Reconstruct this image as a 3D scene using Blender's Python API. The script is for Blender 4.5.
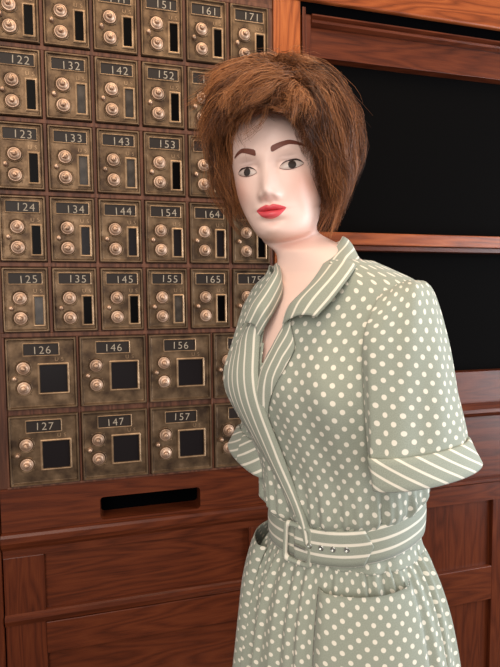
import bpy, bmesh, math, random
import numpy as np
from mathutils import Vector, Matrix
from mathutils.bvhtree import BVHTree
random.seed(7); rng = np.random.default_rng(11)
PI = math.pi
SC = bpy.context.scene
COL = SC.collection
for o in list(bpy.data.objects): bpy.data.objects.remove(o)

# ------------------------------------------------------------------ camera
cam_d = bpy.data.cameras.new('camera'); cam = bpy.data.objects.new('camera', cam_d); COL.objects.link(cam)
R = Matrix(((0.9668354854963511, -0.25522908600320143, -0.009341179957875744),
            (-0.02548087978670245, -0.060002989829268764, -0.9978729207553657),
            (0.25412569478573127, 0.9650169712857485, -0.0645164814613312)))   # rows: image right, image down, forward
mw = Matrix(((R[0][0], -R[1][0], -R[2][0], 0.2239), (R[0][1], -R[1][1], -R[2][1], -1.1089),
             (R[0][2], -R[1][2], -R[2][2], 1.4198), (0, 0, 0, 1)))
cam.matrix_world = mw
cam_d.sensor_fit = 'VERTICAL'; cam_d.sensor_height = 24.0; cam_d.lens = 24.0*500/667; cam_d.clip_start = .02
SC.camera = cam
# ------------------------------------------------------------------ light and exposure
world = bpy.data.worlds.new('room_light'); SC.world = world; world.use_nodes = True
wb = world.node_tree.nodes['Background']; wb.inputs[0].default_value = (1.0, .96, .92, 1); wb.inputs[1].default_value = .34
def area(name, loc, target, size, power, colr, size_y=None):
    l = bpy.data.lights.new(name, 'AREA'); l.energy = power; l.color = colr; l.size = size
    if size_y: l.shape = 'RECTANGLE'; l.size_y = size_y
    o = bpy.data.objects.new(name, l); COL.objects.link(o); o.location = loc
    o.rotation_euler = (Vector(target)-Vector(loc)).to_track_quat('-Z', 'Y').to_euler(); return o
area('ceiling_lamp', (.55, -.75, 3.0), (.6, -.2, 1.2), .8, 17, (1, .80, .58))
area('ceiling_lamp', (-.6, -2.4, 3.0), (.3, -.2, 1.4), 1.0, 24, (1, .86, .70))
area('window_light', (2.3, -.95, 1.35), (.6, -.4, 1.15), 1.0, 46, (.86, .93, 1.0), 1.5)
area('window_light', (-.9, -3.2, 1.9), (.4, -.2, 1.3), 1.8, 52, (1, .96, .92), 1.6)
vs = SC.view_settings
vs.view_transform = 'Standard'; vs.look = 'None'; vs.gamma = 1; vs.use_curve_mapping = False; vs.exposure = 0.0
SC.display_settings.display_device = 'sRGB'

# ------------------------------------------------------------------ materials
def lin(c):
    return tuple(((v/255)/12.92 if v/255 <= .04045 else (((v/255)+.055)/1.055)**2.4) for v in c)+(1,)
class NT:
    def __init__(s, name):
        s.m = bpy.data.materials.new(name); s.m.use_nodes = True; s.t = s.m.node_tree; s.b = s.t.nodes['Principled BSDF']
    def n(s, kind, **kw):
        nd = s.t.nodes.new(kind)
        for k, v in kw.items():
            if k.startswith('i_'):
                key = k[2:]; key = int(key) if key.isdigit() else key.replace('_', ' ')
                s.set(nd.inputs[key], v)
            else: setattr(nd, k, v)
        return nd
    def set(s, sock, v):
        if isinstance(v, bpy.types.NodeSocket): s.t.links.new(v, sock)
        else: sock.default_value = v
    def math(s, op, a, b=0.0, c=None):
        nd = s.t.nodes.new('ShaderNodeMath'); nd.operation = op
        s.set(nd.inputs[0], a); s.set(nd.inputs[1], b)
        if c is not None: s.set(nd.inputs[2], c)
        return nd.outputs[0]
    def mix(s, f, a, b):
        nd = s.t.nodes.new('ShaderNodeMix'); nd.data_type = 'RGBA'
        s.set(nd.inputs[0], f); s.set(nd.inputs[6], a); s.set(nd.inputs[7], b); return nd.outputs[2]
    def ramp(s, f, stops):
        nd = s.t.nodes.new('ShaderNodeValToRGB'); s.set(nd.inputs[0], f); e = nd.color_ramp.elements
        while len(e) < len(stops): e.new(.5)
        for k, (p, c) in enumerate(stops): e[k].position = p; e[k].color = c
        return nd.outputs[0]
    def bump(s, h, strength, dist=.002):
        nd = s.n('ShaderNodeBump'); nd.inputs['Strength'].default_value = strength; nd.inputs['Distance'].default_value = dist
        s.set(nd.inputs['Height'], h); s.set(s.b.inputs['Normal'], nd.outputs[0])
    def p(s, **kw):
        for k, v in kw.items(): s.set(s.b.inputs[k.replace('_', ' ')], v)
        return s
def wood(name, axis, dark, mid, light, rough=.36, scale=1.0, cathedral=.35):
    t = NT(name); tc = t.n('ShaderNodeTexCoord')
    mp = t.n('ShaderNodeMapping'); t.set(mp.inputs[0], tc.outputs['Object'])
    st = [11*scale]*3; st['XYZ'.index(axis)] = 1.1*scale; mp.inputs['Scale'].default_value = st
    nz = t.n('ShaderNodeTexNoise'); t.set(nz.inputs['Vector'], mp.outputs[0]); nz.inputs['Scale'].default_value = 1.0; nz.inputs['Detail'].default_value = 3
    rings = t.math('FRACT', t.math('MULTIPLY', nz.outputs[0], 16.0))
    rings = t.math('ABSOLUTE', t.math('SUBTRACT', rings, .5))
    mp2 = t.n('ShaderNodeMapping'); t.set(mp2.inputs[0], tc.outputs['Object'])
    st2 = [240*scale]*3; st2['XYZ'.index(axis)] = 5*scale; mp2.inputs['Scale'].default_value = st2
    fine = t.n('ShaderNodeTexNoise'); t.set(fine.inputs['Vector'], mp2.outputs[0]); fine.inputs['Detail'].default_value = 4
    big = t.n('ShaderNodeTexNoise'); t.set(big.inputs['Vector'], tc.outputs['Object']); big.inputs['Scale'].default_value = 5.0
    f = t.math('ADD', t.math('MULTIPLY', rings, cathedral*2), t.math('MULTIPLY', fine.outputs[0], 1-cathedral))
    f = t.math('ADD', f, t.math('MULTIPLY', t.math('SUBTRACT', big.outputs[0], .5), .3))
    c = t.ramp(f, [(.22, lin(dark)), (.52, lin(mid)), (.85, lin(light))])
    t.p(Base_Color=c, Roughness=rough); t.b.inputs['Specular IOR Level'].default_value = .28
    t.bump(fine.outputs[0], .25, .0006); return t.m
M = {}
M['wood_x'] = wood('oak_red_horizontal', 'X', (60, 25, 13), (88, 39, 20), (104, 50, 26), cathedral=.3)
M['wood_z'] = wood('oak_red_vertical', 'Z', (58, 24, 12), (85, 37, 19), (100, 48, 25), cathedral=.3)
M['wood_honey_lit_x'] = wood('oak_honey_lit_horizontal', 'X', (92, 42, 20), (138, 68, 33), (164, 88, 45), .34)  # lighter oak: the warm overhead light on the beam is painted into these tones
M['wood_lit_z'] = wood('oak_lit_vertical', 'Z', (98, 44, 20), (152, 78, 38), (176, 98, 50), .34)  # same oak brightened for the post, lamplight put into its colour
M['wood_grid'] = wood('mahogany_divider', 'Z', (56, 31, 21), (92, 55, 39), (118, 76, 55), .55)
def flat(name, c, rough=.5, metal=0.0, **kw):
    t = NT(name); t.p(Base_Color=lin(c), Roughness=rough, Metallic=metal, **kw); return t.m
def brass(name, base, hi, dirt, rough):
    t = NT(name); tc = t.n('ShaderNodeTexCoord')
    ob = t.n('ShaderNodeObjectInfo')
    ad = t.n('ShaderNodeVectorMath', operation='ADD'); t.set(ad.inputs[0], tc.outputs['Object']); t.set(ad.inputs[1], ob.outputs['Location'])
    n1 = t.n('ShaderNodeTexNoise'); t.set(n1.inputs['Vector'], ad.outputs[0]); n1.inputs['Scale'].default_value = 38; n1.inputs['Detail'].default_value = 5
    n2 = t.n('ShaderNodeTexNoise'); t.set(n2.inputs['Vector'], ad.outputs[0]); n2.inputs['Scale'].default_value = 260; n2.inputs['Detail'].default_value = 3
    c = t.ramp(n1.outputs[0], [(.32, lin(dirt)), (.52, lin(base)), (.75, lin(hi))])
    geo = t.n('ShaderNodeNewGeometry')
    wear = t.ramp(geo.outputs['Pointiness'], [(.50, (0, 0, 0, 1)), (.60, (1, 1, 1, 1))])
    c = t.mix(t.math('MULTIPLY', wear, .55), c, lin(hi))
    t.p(Base_Color=c, Metallic=.78, Roughness=t.math('ADD', t.math('MULTIPLY', n2.outputs[0], .25), rough))
    t.bump(n2.outputs[0], .35, .0006); return t.m
M['brass'] = brass('aged_brass', (98, 77, 57), (130, 105, 81), (64, 48, 36), .38)
M['brass_rim'] = brass('aged_brass_rim', (140, 111, 83), (184, 152, 120), (98, 75, 54), .38)
M['dial'] = brass('worn_nickel_brass', (190, 156, 132), (222, 192, 168), (140, 110, 88), .40)
M['dial_knob'] = brass('worn_brass_knob', (180, 142, 116), (214, 180, 152), (120, 92, 72), .36)
M['plate_dark'] = flat('number_plate_black', (38, 30, 26), .5, Specular_IOR_Level=.2)
M['digits'] = flat('number_paint_cream', (158, 143, 124), .6)
M['glass_dark'] = flat('box_window_dark', (5, 4, 4), .3, Specular_IOR_Level=.04)
def grey_glass():
    t = NT('box_window_grey_reflection'); tc = t.n('ShaderNodeTexCoord')
    n = t.n('ShaderNodeTexNoise'); t.set(n.inputs['Vector'], tc.outputs['Object']); n.inputs['Scale'].default_value = 45
    t.p(Base_Color=t.ramp(n.outputs[0], [(.35, lin((44, 38, 34))), (.7, lin((74, 65, 58)))]), Roughness=.25, Specular_IOR_Level=.2); return t.m
M['glass_grey'] = grey_glass()  # grey reflection on the pane painted in as mottled colour
M['glass_blue'] = flat('box_window_slate', (27, 23, 24), .25, Specular_IOR_Level=.12)
M['black'] = flat('black_board', (8, 7, 7), .9, Specular_IOR_Level=.03)
M['void'] = flat('recess_shade_black', (4, 4, 5), .9, Specular_IOR_Level=.0)  # black in place of shade, for deep recesses
SAGE = (155, 160, 146); CREAM = (234, 226, 210)
def cloth(name, kind, period=.013, width=.24, phase=0.0, base=SAGE):
    t = NT(name); uv = t.n('ShaderNodeUVMap'); sp = t.n('ShaderNodeSeparateXYZ'); t.set(sp.inputs[0], uv.outputs[0])
    u, v = sp.outputs[0], sp.outputs[1]
    nz = t.n('ShaderNodeTexNoise'); t.set(nz.inputs['Vector'], uv.outputs[0]); nz.inputs['Scale'].default_value = 60
    if kind == 'dots':
        k = 1/period
        a = t.math('MULTIPLY', t.math('ADD', u, v), k*.7071); b = t.math('MULTIPLY', t.math('SUBTRACT', u, v), k*.7071)
        a = t.math('SUBTRACT', t.math('FRACT', t.math('ADD', a, 50)), .5); b = t.math('SUBTRACT', t.math('FRACT', t.math('ADD', b, 50)), .5)
        d = t.math('SQRT', t.math('ADD', t.math('MULTIPLY', a, a), t.math('MULTIPLY', b, b)))
        d = t.math('ADD', d, t.math('MULTIPLY', t.math('SUBTRACT', nz.outputs[0], .5), .05))
        mask = t.ramp(d, [(width, (1, 1, 1, 1)), (width+.035, (0, 0, 0, 1))])
    else:
        a = t.math('FRACT', t.math('ADD', t.math('MULTIPLY', v, 1/period), 50+phase))
        d = t.math('ABSOLUTE', t.math('SUBTRACT', a, .5))
        d = t.math('ADD', d, t.math('MULTIPLY', t.math('SUBTRACT', nz.outputs[0], .5), .04))
        mask = t.ramp(d, [(width/2, (1, 1, 1, 1)), (width/2+.05, (0, 0, 0, 1))])
    wv = t.n('ShaderNodeTexNoise'); t.set(wv.inputs['Vector'], uv.outputs[0]); wv.inputs['Scale'].default_value = 900; wv.inputs['Detail'].default_value = 2
    lo = tuple(int(x*.93) for x in base); hi = tuple(min(255, int(x*1.06)) for x in base)
    g = t.ramp(wv.outputs[0], [(.3, lin(lo)), (.7, lin(hi))])
    t.p(Base_Color=t.mix(mask, g, lin(CREAM)), Roughness=.82)
    t.b.inputs['Sheen Weight'].default_value = .15
    t.b.inputs['Specular IOR Level'].default_value = .25
    t.bump(wv.outputs[0], .25, .0005); return t.m
M['dots'] = cloth('sage_polka_dot', 'dots', .0150, .205)
M['stripe'] = cloth('sage_stripe', 'stripe', .0132, .17)
M['stripe_cuff'] = cloth('sage_stripe_bias', 'stripe', .0150, .17)
M['stripe_belt'] = cloth('sage_stripe_belt', 'stripe', .0155, .20, .15)
M['cloth_plain'] = flat('sage_buckle_cloth', (146, 152, 134), .6)
M['lining'] = flat('pale_lining', (190, 200, 196), .85)
M['steel'] = flat('steel_grommet', (190, 190, 185), .3, .9)
def skin():
    t = NT('mannequin_skin'); at = t.n('ShaderNodeVertexColor', layer_name='paint')
    t.p(Base_Color=at.outputs[0], Roughness=.42); t.b.inputs['Subsurface Weight'].default_value = .0
    t.b.inputs['Specular IOR Level'].default_value = .4; return t.m
M['skin'] = skin()
M['lips'] = flat('lipstick_coral', (224, 84, 92), .4)
M['brow'] = flat('brow_paint', (116, 64, 50), .6)
M['sclera'] = flat('eye_white', (206, 186, 176), .35)
M['iris'] = flat('iris_dark', (56, 46, 42), .2)
M['lash'] = flat('lash_line', (50, 30, 26), .6)
def hairm():
    t = NT('wig_fibre'); at = t.n('ShaderNodeVertexColor', layer_name='tone')
    t.p(Base_Color=at.outputs[0], Roughness=.42); t.b.inputs['Specular IOR Level'].default_value = .35; return t.m
M['hair'] = hairm()

# ------------------------------------------------------------------ helpers
def tag(o, label=None, cat=None, group=None, kind=None):
    if label: o['label'] = label
    if cat: o['category'] = cat
    if group: o['group'] = group
    if kind: o['kind'] = kind
    return o
def empty(name, loc=(0, 0, 0), rz=0.0):
    o = bpy.data.objects.new(name, None); COL.objects.link(o); o.location = loc; o.rotation_euler = (0, 0, rz); o.empty_display_size = .05; return o
def link(name, me, mat, parent=None):
    o = bpy.data.objects.new(name, me); COL.objects.link(o); o.parent = parent
    if mat is not None and not me.materials: me.materials.append(mat)
    return o
class MB:
    def __init__(s): s.v = []; s.f = []; s.uv = {}
    def add(s, vs, fs):
        k = len(s.v); s.v += [tuple(map(float, v)) for v in vs]; s.f += [tuple(i+k for i in f) for f in fs]; return s
    def box(s, x0, x1, y0, y1, z0, z1, bev=0.0):
        bm = bmesh.new(); bmesh.ops.create_cube(bm, size=1)
        for v in bm.verts: v.co = ((x0+x1)/2+v.co.x*(x1-x0), (y0+y1)/2+v.co.y*(y1-y0), (z0+z1)/2+v.co.z*(z1-z0))
        if bev: bmesh.ops.bevel(bm, geom=bm.edges[:], offset=bev, segments=2, affect='EDGES', profile=.5)
        bm.verts.index_update(); s.add([v.co for v in bm.verts], [[v.index for v in f.verts] for f in bm.faces]); bm.free(); return s
    def lathe(s, prof, c, n=20):          # axis along -y: prof is (radius, distance out of the wall)
        vs = []; fs = []
        for r, h in prof:
            for i in range(n):
                a = 2*PI*i/n; vs.append((c[0]+r*math.cos(a), c[1]-h, c[2]+r*math.sin(a)))
        for k in range(len(prof)-1):
            for i in range(n): fs.append((k*n+i, k*n+(i+1) % n, (k+1)*n+(i+1) % n, (k+1)*n+i))
        fs.append(tuple((len(prof)-1)*n+i for i in range(n))); return s.add(vs, fs)
    def rings(s, loops, close=True, cap=True):
        n = len(loops[0]); vs = [p for l in loops for p in l]; fs = []
        for k in range(len(loops)-1):
            for i in range(n if close else n-1): fs.append((k*n+i, k*n+(i+1) % n, (k+1)*n+(i+1) % n, (k+1)*n+i))
        if cap: fs.append(tuple((len(loops)-1)*n+i for i in range(n)))
        return s.add(vs, fs)
    def prism_x(s, prof, x0, x1):         # profile of (y, z) points swept along x
        n = len(prof); vs = [(x0, y, z) for y, z in prof]+[(x1, y, z) for y, z in prof]
        fs = [(i, (i+1) % n, n+(i+1) % n, n+i) for i in range(n)]+[tuple(range(n)), tuple(range(2*n-1, n-1, -1))]
        return s.add(vs, fs)
    def mesh(s, name, smooth=False):
        me = bpy.data.meshes.new(name); me.from_pydata(s.v, [], s.f)
        bm = bmesh.new(); bm.from_mesh(me); bmesh.ops.recalc_face_normals(bm, faces=bm.faces); bm.to_mesh(me); bm.free()
        if smooth: me.polygons.foreach_set('use_smooth', [True]*len(me.polygons))
        me.update(); return me
    def build(s, name, mat, parent=None, smooth=False): return link(name, s.mesh(name, smooth), mat, parent)
def rrect(x0, x1, z0, z1, r, y, n=5):
    pts = []
    for cx, cz, a0 in ((x1-r, z1-r, 0), (x0+r, z1-r, 90), (x0+r, z0+r, 180), (x1-r, z0+r, 270)):
        for k in range(n+1):
            a = math.radians(a0+90*k/n); pts.append((cx+r*math.cos(a), y, cz+r*math.sin(a)))
    return pts
def sheet_mesh(name, P, UV=None, closed=False, keep=None, smooth=True):
    """grid of points P[rows, cols, 3] as one mesh with a UV map in metres"""
    nr, nc = P.shape[:2]; cols = nc if closed else nc-1
    faces = []; fuv = []
    for r in range(nr-1):
        for c in range(cols):
            if keep is not None and not keep[r, c]: continue
            c2 = (c+1) % nc
            faces.append((r*nc+c, r*nc+c2, (r+1)*nc+c2, (r+1)*nc+c))
            if UV is not None:
                ua, ub = UV[r, c], UV[r, c+1] if UV.shape[1] > nc or c+1 < nc else UV[r, c2]
                uc, ud = (UV[r+1, c+1] if UV.shape[1] > nc or c+1 < nc else UV[r+1, c2]), UV[r+1, c]
                fuv += [ua, ub, uc, ud]
    me = bpy.data.meshes.new(name); me.from_pydata(P.reshape(-1, 3).tolist(), [], faces)
    if UV is not None:
        l = me.uv_layers.new(name='cloth'); l.data.foreach_set('uv', np.array(fuv, float).ravel())
    if smooth: me.polygons.foreach_set('use_smooth', [True]*len(me.polygons))
    bm = bmesh.new(); bm.from_mesh(me)
    lo = [v for v in bm.verts if not v.link_faces]; bmesh.ops.delete(bm, geom=lo, context='VERTS'); bm.to_mesh(me); bm.free()
    me.update(); return me
def solid(o, t, offset=-1.0):
    m = o.modifiers.new('thickness', 'SOLIDIFY'); m.thickness = t; m.offset = offset; return o

# ------------------------------------------------------------------ setting
def struct(name, mb, mat): return tag(mb.build(name, mat), kind='structure')
struct('floor', MB().box(-1.5, 3.0, -3.6, .5, -.05, 0), wood('floor_board', 'X', (50, 34, 24), (84, 60, 42), (104, 78, 56), .5))
struct('wall_back', MB().box(-1.5, 3.0, .09, .2, 0, 3.1), flat('plaster_wall', (118, 96, 78), .8))

# ------------------------------------------------------------------ mailbox cabinet (left)
cab = tag(empty('mailbox_cabinet', (.27, 0, 0)), 'red-brown oak cabinet wall holding the brass post office boxes, with mail slot below', 'cabinet')
CX = .27
def cpart(name, mb, mat, root=None, smooth=False):
    root = root or cab; dx = root.location.x
    mb.v = [(x-dx, y, z) for x, y, z in mb.v]
    return mb.build(name, mat, root, smooth)
PW = .095; HS = .14335; HL = .1598; Z2 = 1.922
DWS, DHS = .0868, .1308; DWL, DHL = .1358, .1475
rowz = {r: Z2-(r-2)*HS for r in range(1, 6)}; rowz[6] = Z2-4*HS; rowz[7] = Z2-4*HS-HL
TOP = rowz[1]+.012
cpart('back_panel', MB().box(-.021, .574, 0, .09, 1.036, TOP+.02), M['wood_grid'])
g = MB()
for r in range(1, 7): g.box(-.006, .572, -.0065, 0, rowz[r]+.0018, rowz[r]+.0102, .0012)
g.box(-.006, .572, -.0065, 0, 1.0360, 1.0405, .001)
for c in range(0, 7):
    x = c*PW-.0045; g.box(x-.0032, x+.0032, -.0058, 0, rowz[6]+.0102, rowz[1]+.0018, .001)
for c in range(0, 5):
    x = c*PW*1.5-.003; g.box(x-.0022, x+.0022, -.0058, 0, 1.0405, rowz[6]+.0018, .001)
cpart('divider_grid', g, M['wood_grid'])
cpart('cornice', MB().prism_x([(.09, TOP+.02), (-.008, TOP+.02), (-.03, TOP+.05), (-.03, TOP+.30), (.09, TOP+.30)], -.12, .574), M['wood_honey_lit_x'])
cpart('stile', MB().box(-.12, -.0235, -.006, .09, 0, TOP+.02, .003), M['wood_z'])
# board with the mail slot
sb = MB()
o1 = rrect(-.021, .572, .9440, 1.0355, .0015, -.002); i1 = rrect(.1755, .3945, .9485, .9985, .008, -.002); i2 = rrect(.1755, .3945, .9485, .9985, .008, .05)
sb.rings([rrect(-.021, .572, .944, 1.0355, .0015, .05), o1, i1, i2], cap=False)
cpart('slot_board', sb, M['wood_x'])
cpart('mail_slot', MB().box(.171, .399, .0485, .052, .944, 1.003), M['void'])  # black sheet at the back paints in the shade inside the slot
cpart('ledge', MB().prism_x([(.05, .9435), (-.004, .9435), (-.011, .9415), (-.014, .936), (-.014, .924), (-.010, .914), (-.004, .906), (.05, .906)], -.0215, .572), M['wood_x'])
cpart('top_rail', MB().box(-.021, .572, -.002, .05, .889, .906), M['wood_x'])
for x0, x1 in ((-.021, .0585), (.508, .572)): cpart('stile', MB().box(x0, x1, -.002, .05, .1, .889, .0015), M['wood_z'])
cpart('panel', MB().box(.0585, .508, .008, .05, .764, .889), M['wood_x'])
cpart('moulding', MB().prism_x([(.05, .766), (-.002, .766), (-.007, .763), (-.008, .754), (-.004, .742), (.004, .738), (.05, .738)], -.021, .572), M['wood_x'])
cpart('rail', MB().box(.0585, .508, -.002, .05, .668, .738, .0015), M['wood_x'])
cpart('panel', MB().box(.0585, .508, .010, .05, .25, .668), M['wood_x'])
cpart('plinth', MB().box(-.12, .574, -.012, .09, 0, .25, .003), M['wood_x'])

# ------------------------------------------------------------------ service window (right)
win = tag(empty('service_window', (1.1, 0, 0)), 'dark oak service window surround with black boards and honey-lit top beam, right of the boxes', 'window surround')
def wpart(name, mb, mat, smooth=False): return cpart(name, mb, mat, win, smooth)
XR = 2.2
wpart('post', MB().box(.5755, .640, -.004, .09, 0, 2.096, .002), M['wood_lit_z'])
wpart('beam', MB().box(.5755, XR, -.010, .09, 2.0975, 2.40, .004), M['wood_honey_lit_x'])
wpart('shade_backing', MB().box(.640, XR, .045, .09, 1.97, 2.0975).box(.640, XR, .000, .045, 2.072, 2.0975), M['void'])  # black strip stands in for the shadow in the gap below the beam
wpart('head_moulding', MB().prism_x([(.05, 2.0725), (.000, 2.0725), (-.006, 2.070), (-.006, 2.067), (.003, 2.064), (.001, 2.062), (-.004, 2.058), (-.003, 2.053), (.006, 2.049), (.05, 2.049)], .668, XR), M['wood_x'])
wpart('head_board', MB().box(.668, XR, .012, .05, 1.984, 2.050, .001), M['wood_x'])
wpart('jamb', MB().box(.6455, .6535, -.002, .05, 1.23, 2.085, .001).box(.655, .6675, .002, .05, 1.23, 2.078, .001), M['wood_z'])
tag(wpart('black_board', MB().box(.660, XR, .036, .045, 1.22, 1.99), M['black']), 'dull black board closing the opening')
tag(wpart('cross_rail', MB().box(.6675, XR, -.004, .036, 1.552, 1.5815, .002), M['wood_honey_lit_x']), 'honey brown cross rail')
wpart('rail_lip', MB().box(.6675, XR, .006, .036, 1.540, 1.5515, .001), M['wood_x'])
wpart('sill_board', MB().box(.640, XR, .008, .09, 1.142, 1.229, .002), M['wood_x'])
wpart('sill_moulding', MB().prism_x([(.09, 1.145), (.004, 1.145), (-.012, 1.141), (-.020, 1.133), (-.020, 1.124), (-.008, 1.114), (.004, 1.108), (.09, 1.108)], .640, XR), M['wood_x'])
wpart('panel', MB().box(.640, XR, .012, .09, .938, 1.108), M['wood_x'])
wpart('lower_rail', MB().prism_x([(.09, .940), (-.006, .940), (-.006, .932), (.002, .926), (.002, .878), (.09, .878)], .640, XR), M['wood_x'])
wpart('panel', MB().box(.640, 1.193, .014, .09, .693, .878), M['wood_z'])
wpart('rail', MB().box(.640, 1.193, .002, .09, .598, .693, .002), M['wood_x'])
wpart('panel', MB().box(.640, 1.193, .014, .09, .25, .598), M['wood_z'])
wpart('stile', MB().box(1.1935, 1.30, .003, .09, .25, .8790, .001), M['wood_z'])
wpart('panel', MB().box(1.30, XR, .014, .09, .25, .879), M['wood_z'])
wpart('plinth', MB().box(.640, XR, -.012, .09, 0, .25, .003), M['wood_x'])

# ------------------------------------------------------------------ post office boxes
def door_mesh(w, h, name):
    mb = MB()
    def L(ins, y, r=.002): return rrect(ins, w-ins, -h+ins, -ins, max(r, .0006), y, 3)
    mb.rings([L(0, 0), L(0, -.0080), L(.0014, -.0104), L(.0034, -.0104), L(.0056, -.0070), L(.0066, -.0070), L(.0074, -.0066)])
    big = w > .1
    cx = .0325; za, zb = (-.062, -.103)
    for zc in (za, zb):
        mb.lathe([(.0166, 0), (.0165, .0010), (.0156, .0019), (.0146, .0016), (.0138, .0008), (.0128, .0006)], (cx, -.0066, zc), 28)
        for a in (45, 135, 225, 315):
            mb.lathe([(.0014, 0), (.0013, .0010), (.0006, .0015)], (cx+.0178*math.cos(math.radians(a)), -.0066, zc+.0178*math.sin(math.radians(a))), 6)
    # hinge bead along the right edge
    mb.box(w-.0085, w-.0068, -.0078, -.006, -h*.82, -h*.18, .0004)
    return mb.mesh(name)
def ring_mesh(x0, x1, z0, z1, t, y0, d, name, r=.0012):
    mb = MB()
    mb.rings([rrect(x0-t, x1+t, z0-t, z1+t, r+.0008, y0, 3), rrect(x0-t, x1+t, z0-t, z1+t, r+.0008, y0-d*.7, 3), rrect(x0-t*.55, x1+t*.55, z0-t*.55, z1+t*.55, r, y0-d, 3),
              rrect(x0-t*.2, x1+t*.2, z0-t*.2, z1+t*.2, r, y0-d*.9, 3), rrect(x0, x1, z0, z1, r, y0-.0002, 3)], cap=False)
    return mb.mesh(name)
def pane_mesh(x0, x1, z0, z1, y, name):
    return MB().rings([rrect(x0, x1, z0, z1, .0010, y+.0006, 3), rrect(x0, x1, z0, z1, .0010, y, 3)]).mesh(name)
PROF = [(.0128, 0), (.0128, .0020), (.0120, .0030), (.0108, .0032), (.0098, .0050), (.0076, .0068), (.0060, .0074), (.0054, .0068), (.0050, .0068)]
KPROF = [(.0050, .0066), (.0048, .0110), (.0040, .0128), (.0024, .0136), (.0010, .0138)]
dial_me = MB().lathe(PROF, (0, 0, 0), 28).mesh('dial', False)
km = MB().lathe(KPROF, (0, 0, 0), 14); km.box(-.0011, .0011, -.0150, -.0110, -.0008, .0052, .0003); km = km.mesh('dial_knob', False)
latch_me = MB().lathe([(.0054, 0), (.0054, .0014), (.0040, .0044), (.0043, .0066), (.0034, .0080), (.0012, .0086)], (0, 0, 0), 12).mesh('latch', True)
def text_mesh(s, size, depth):
    cu = bpy.data.curves.new('txt', 'FONT'); cu.body = s; cu.size = size; cu.extrude = depth; cu.align_x = 'RIGHT'; cu.align_y = 'CENTER'; cu.space_character = 1.15; cu.offset = -.0002
    o = bpy.data.objects.new('txt', cu); COL.objects.link(o); bpy.context.view_layer.update()
    me = bpy.data.meshes.new_from_object(o.evaluated_get(bpy.context.evaluated_depsgraph_get()))
    bpy.data.objects.remove(o); bpy.data.curves.remove(cu)
    me.transform(Matrix.Rotation(PI/2, 4, 'X')); me.materials.clear(); return me
us_me = text_mesh('U S', .0112, .0009); us_me.name = 'embossed_letters'
KIND = {}
for big in (False, True):
    w, h = (DWL, DHL) if big else (DWS, DHS)
    k = dict(door=door_mesh(w, h, 'door'))
    if big: px0, px1, pz0, pz1 = .034, .1010, -.0355, -.0125; wx0, wx1, wz0, wz1 = .0640, .1170, -.1135, -.0570
    else: px0, px1, pz0, pz1 = .0125, .0745, -.0325, -.0115; wx0, wx1, wz0, wz1 = .0600, .0755, -.1160, -.0600
    k['plate'] = pane_mesh(px0, px1, pz0, pz1, -.0070, 'number_plate'); k['prim'] = ring_mesh(px0, px1, pz0, pz1, .0022, -.0066, .0022, 'plate_rim')
    k['pane'] = pane_mesh(wx0, wx1, wz0, wz1, -.0070, 'window'); k['wrim'] = ring_mesh(wx0, wx1, wz0, wz1, .0044, -.0066, .0034, 'window_rim')
    k['numx'] = px1-.006 if not big else px1-.013; k['numz'] = (pz0+pz1)/2-.0018; k['usx'] = (px1+.001 if not big else wx1-.006); k['usz'] = wz1+.0125 if not big else wz1+.0115
    for n in ('door', 'plate', 'prim', 'pane', 'wrim'):
        k[n].materials.append({'door': M['brass'], 'plate': M['plate_dark'], 'prim': M['brass_rim'], 'pane': M['glass_dark'], 'wrim': M['brass_rim']}[n])
    KIND[big] = k
dial_me.materials.append(M['dial']); km.materials.append(M['dial_knob']); latch_me.materials.append(M['dial_knob']); us_me.materials.append(M['brass_rim'])
def pobox(x, ztop, big, num, label, pane, idx):
    k = KIND[big]; r = empty('post_office_box', (x, -.0006, ztop))
    tag(r, label, 'post office box', 'large brass boxes in the two bottom rows' if big else 'small brass boxes in the five upper rows')
    link('door', k['door'], None, r)
    p = link('number_plate', k['plate'], None, r); link('plate_rim', k['prim'], None, p)
    me = text_mesh(num, .0225, .0004); me.name = 'number'; n = link('number', me, M['digits'], p); n.location = (k['numx']-.001, -.0074, k['numz']); n.rotation_euler = (0, rng.uniform(-.05, .05), 0)
    wn = link('window', k['pane'], None, r)
    if pane != 'glass_dark': wn.material_slots[0].link = 'OBJECT'; wn.material_slots[0].material = M[pane]
    link('window_rim', k['wrim'], None, r)
    for zc in (-.062, -.103):
        d = link('dial', dial_me, None, r); d.location = (.0325, -.0066, zc)
        kn = link('dial_knob', km, None, d); kn.rotation_euler = (0, rng.uniform(-2.6, 2.6), 0)
    l = link('latch', latch_me, None, r); l.location = (.0155, -.0066, -.0825)
    e = link('embossed_letters', us_me, None, r); e.location = (k['usx'], -.0066, k['usz'])
GREY = {132: 'glass_grey', 142: 'glass_grey', 133: 'glass_grey', 143: 'glass_grey', 134: 'glass_blue', 144: 'glass_blue', 164: 'glass_blue', 125: 'glass_grey', 155: 'glass_grey', 154: 'glass_blue'}
rown = ['', 'top', 'second', 'third', 'fourth', 'fifth']
coln = ['first', 'second', 'third', 'fourth', 'fifth', 'sixth']
i = 0
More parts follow.
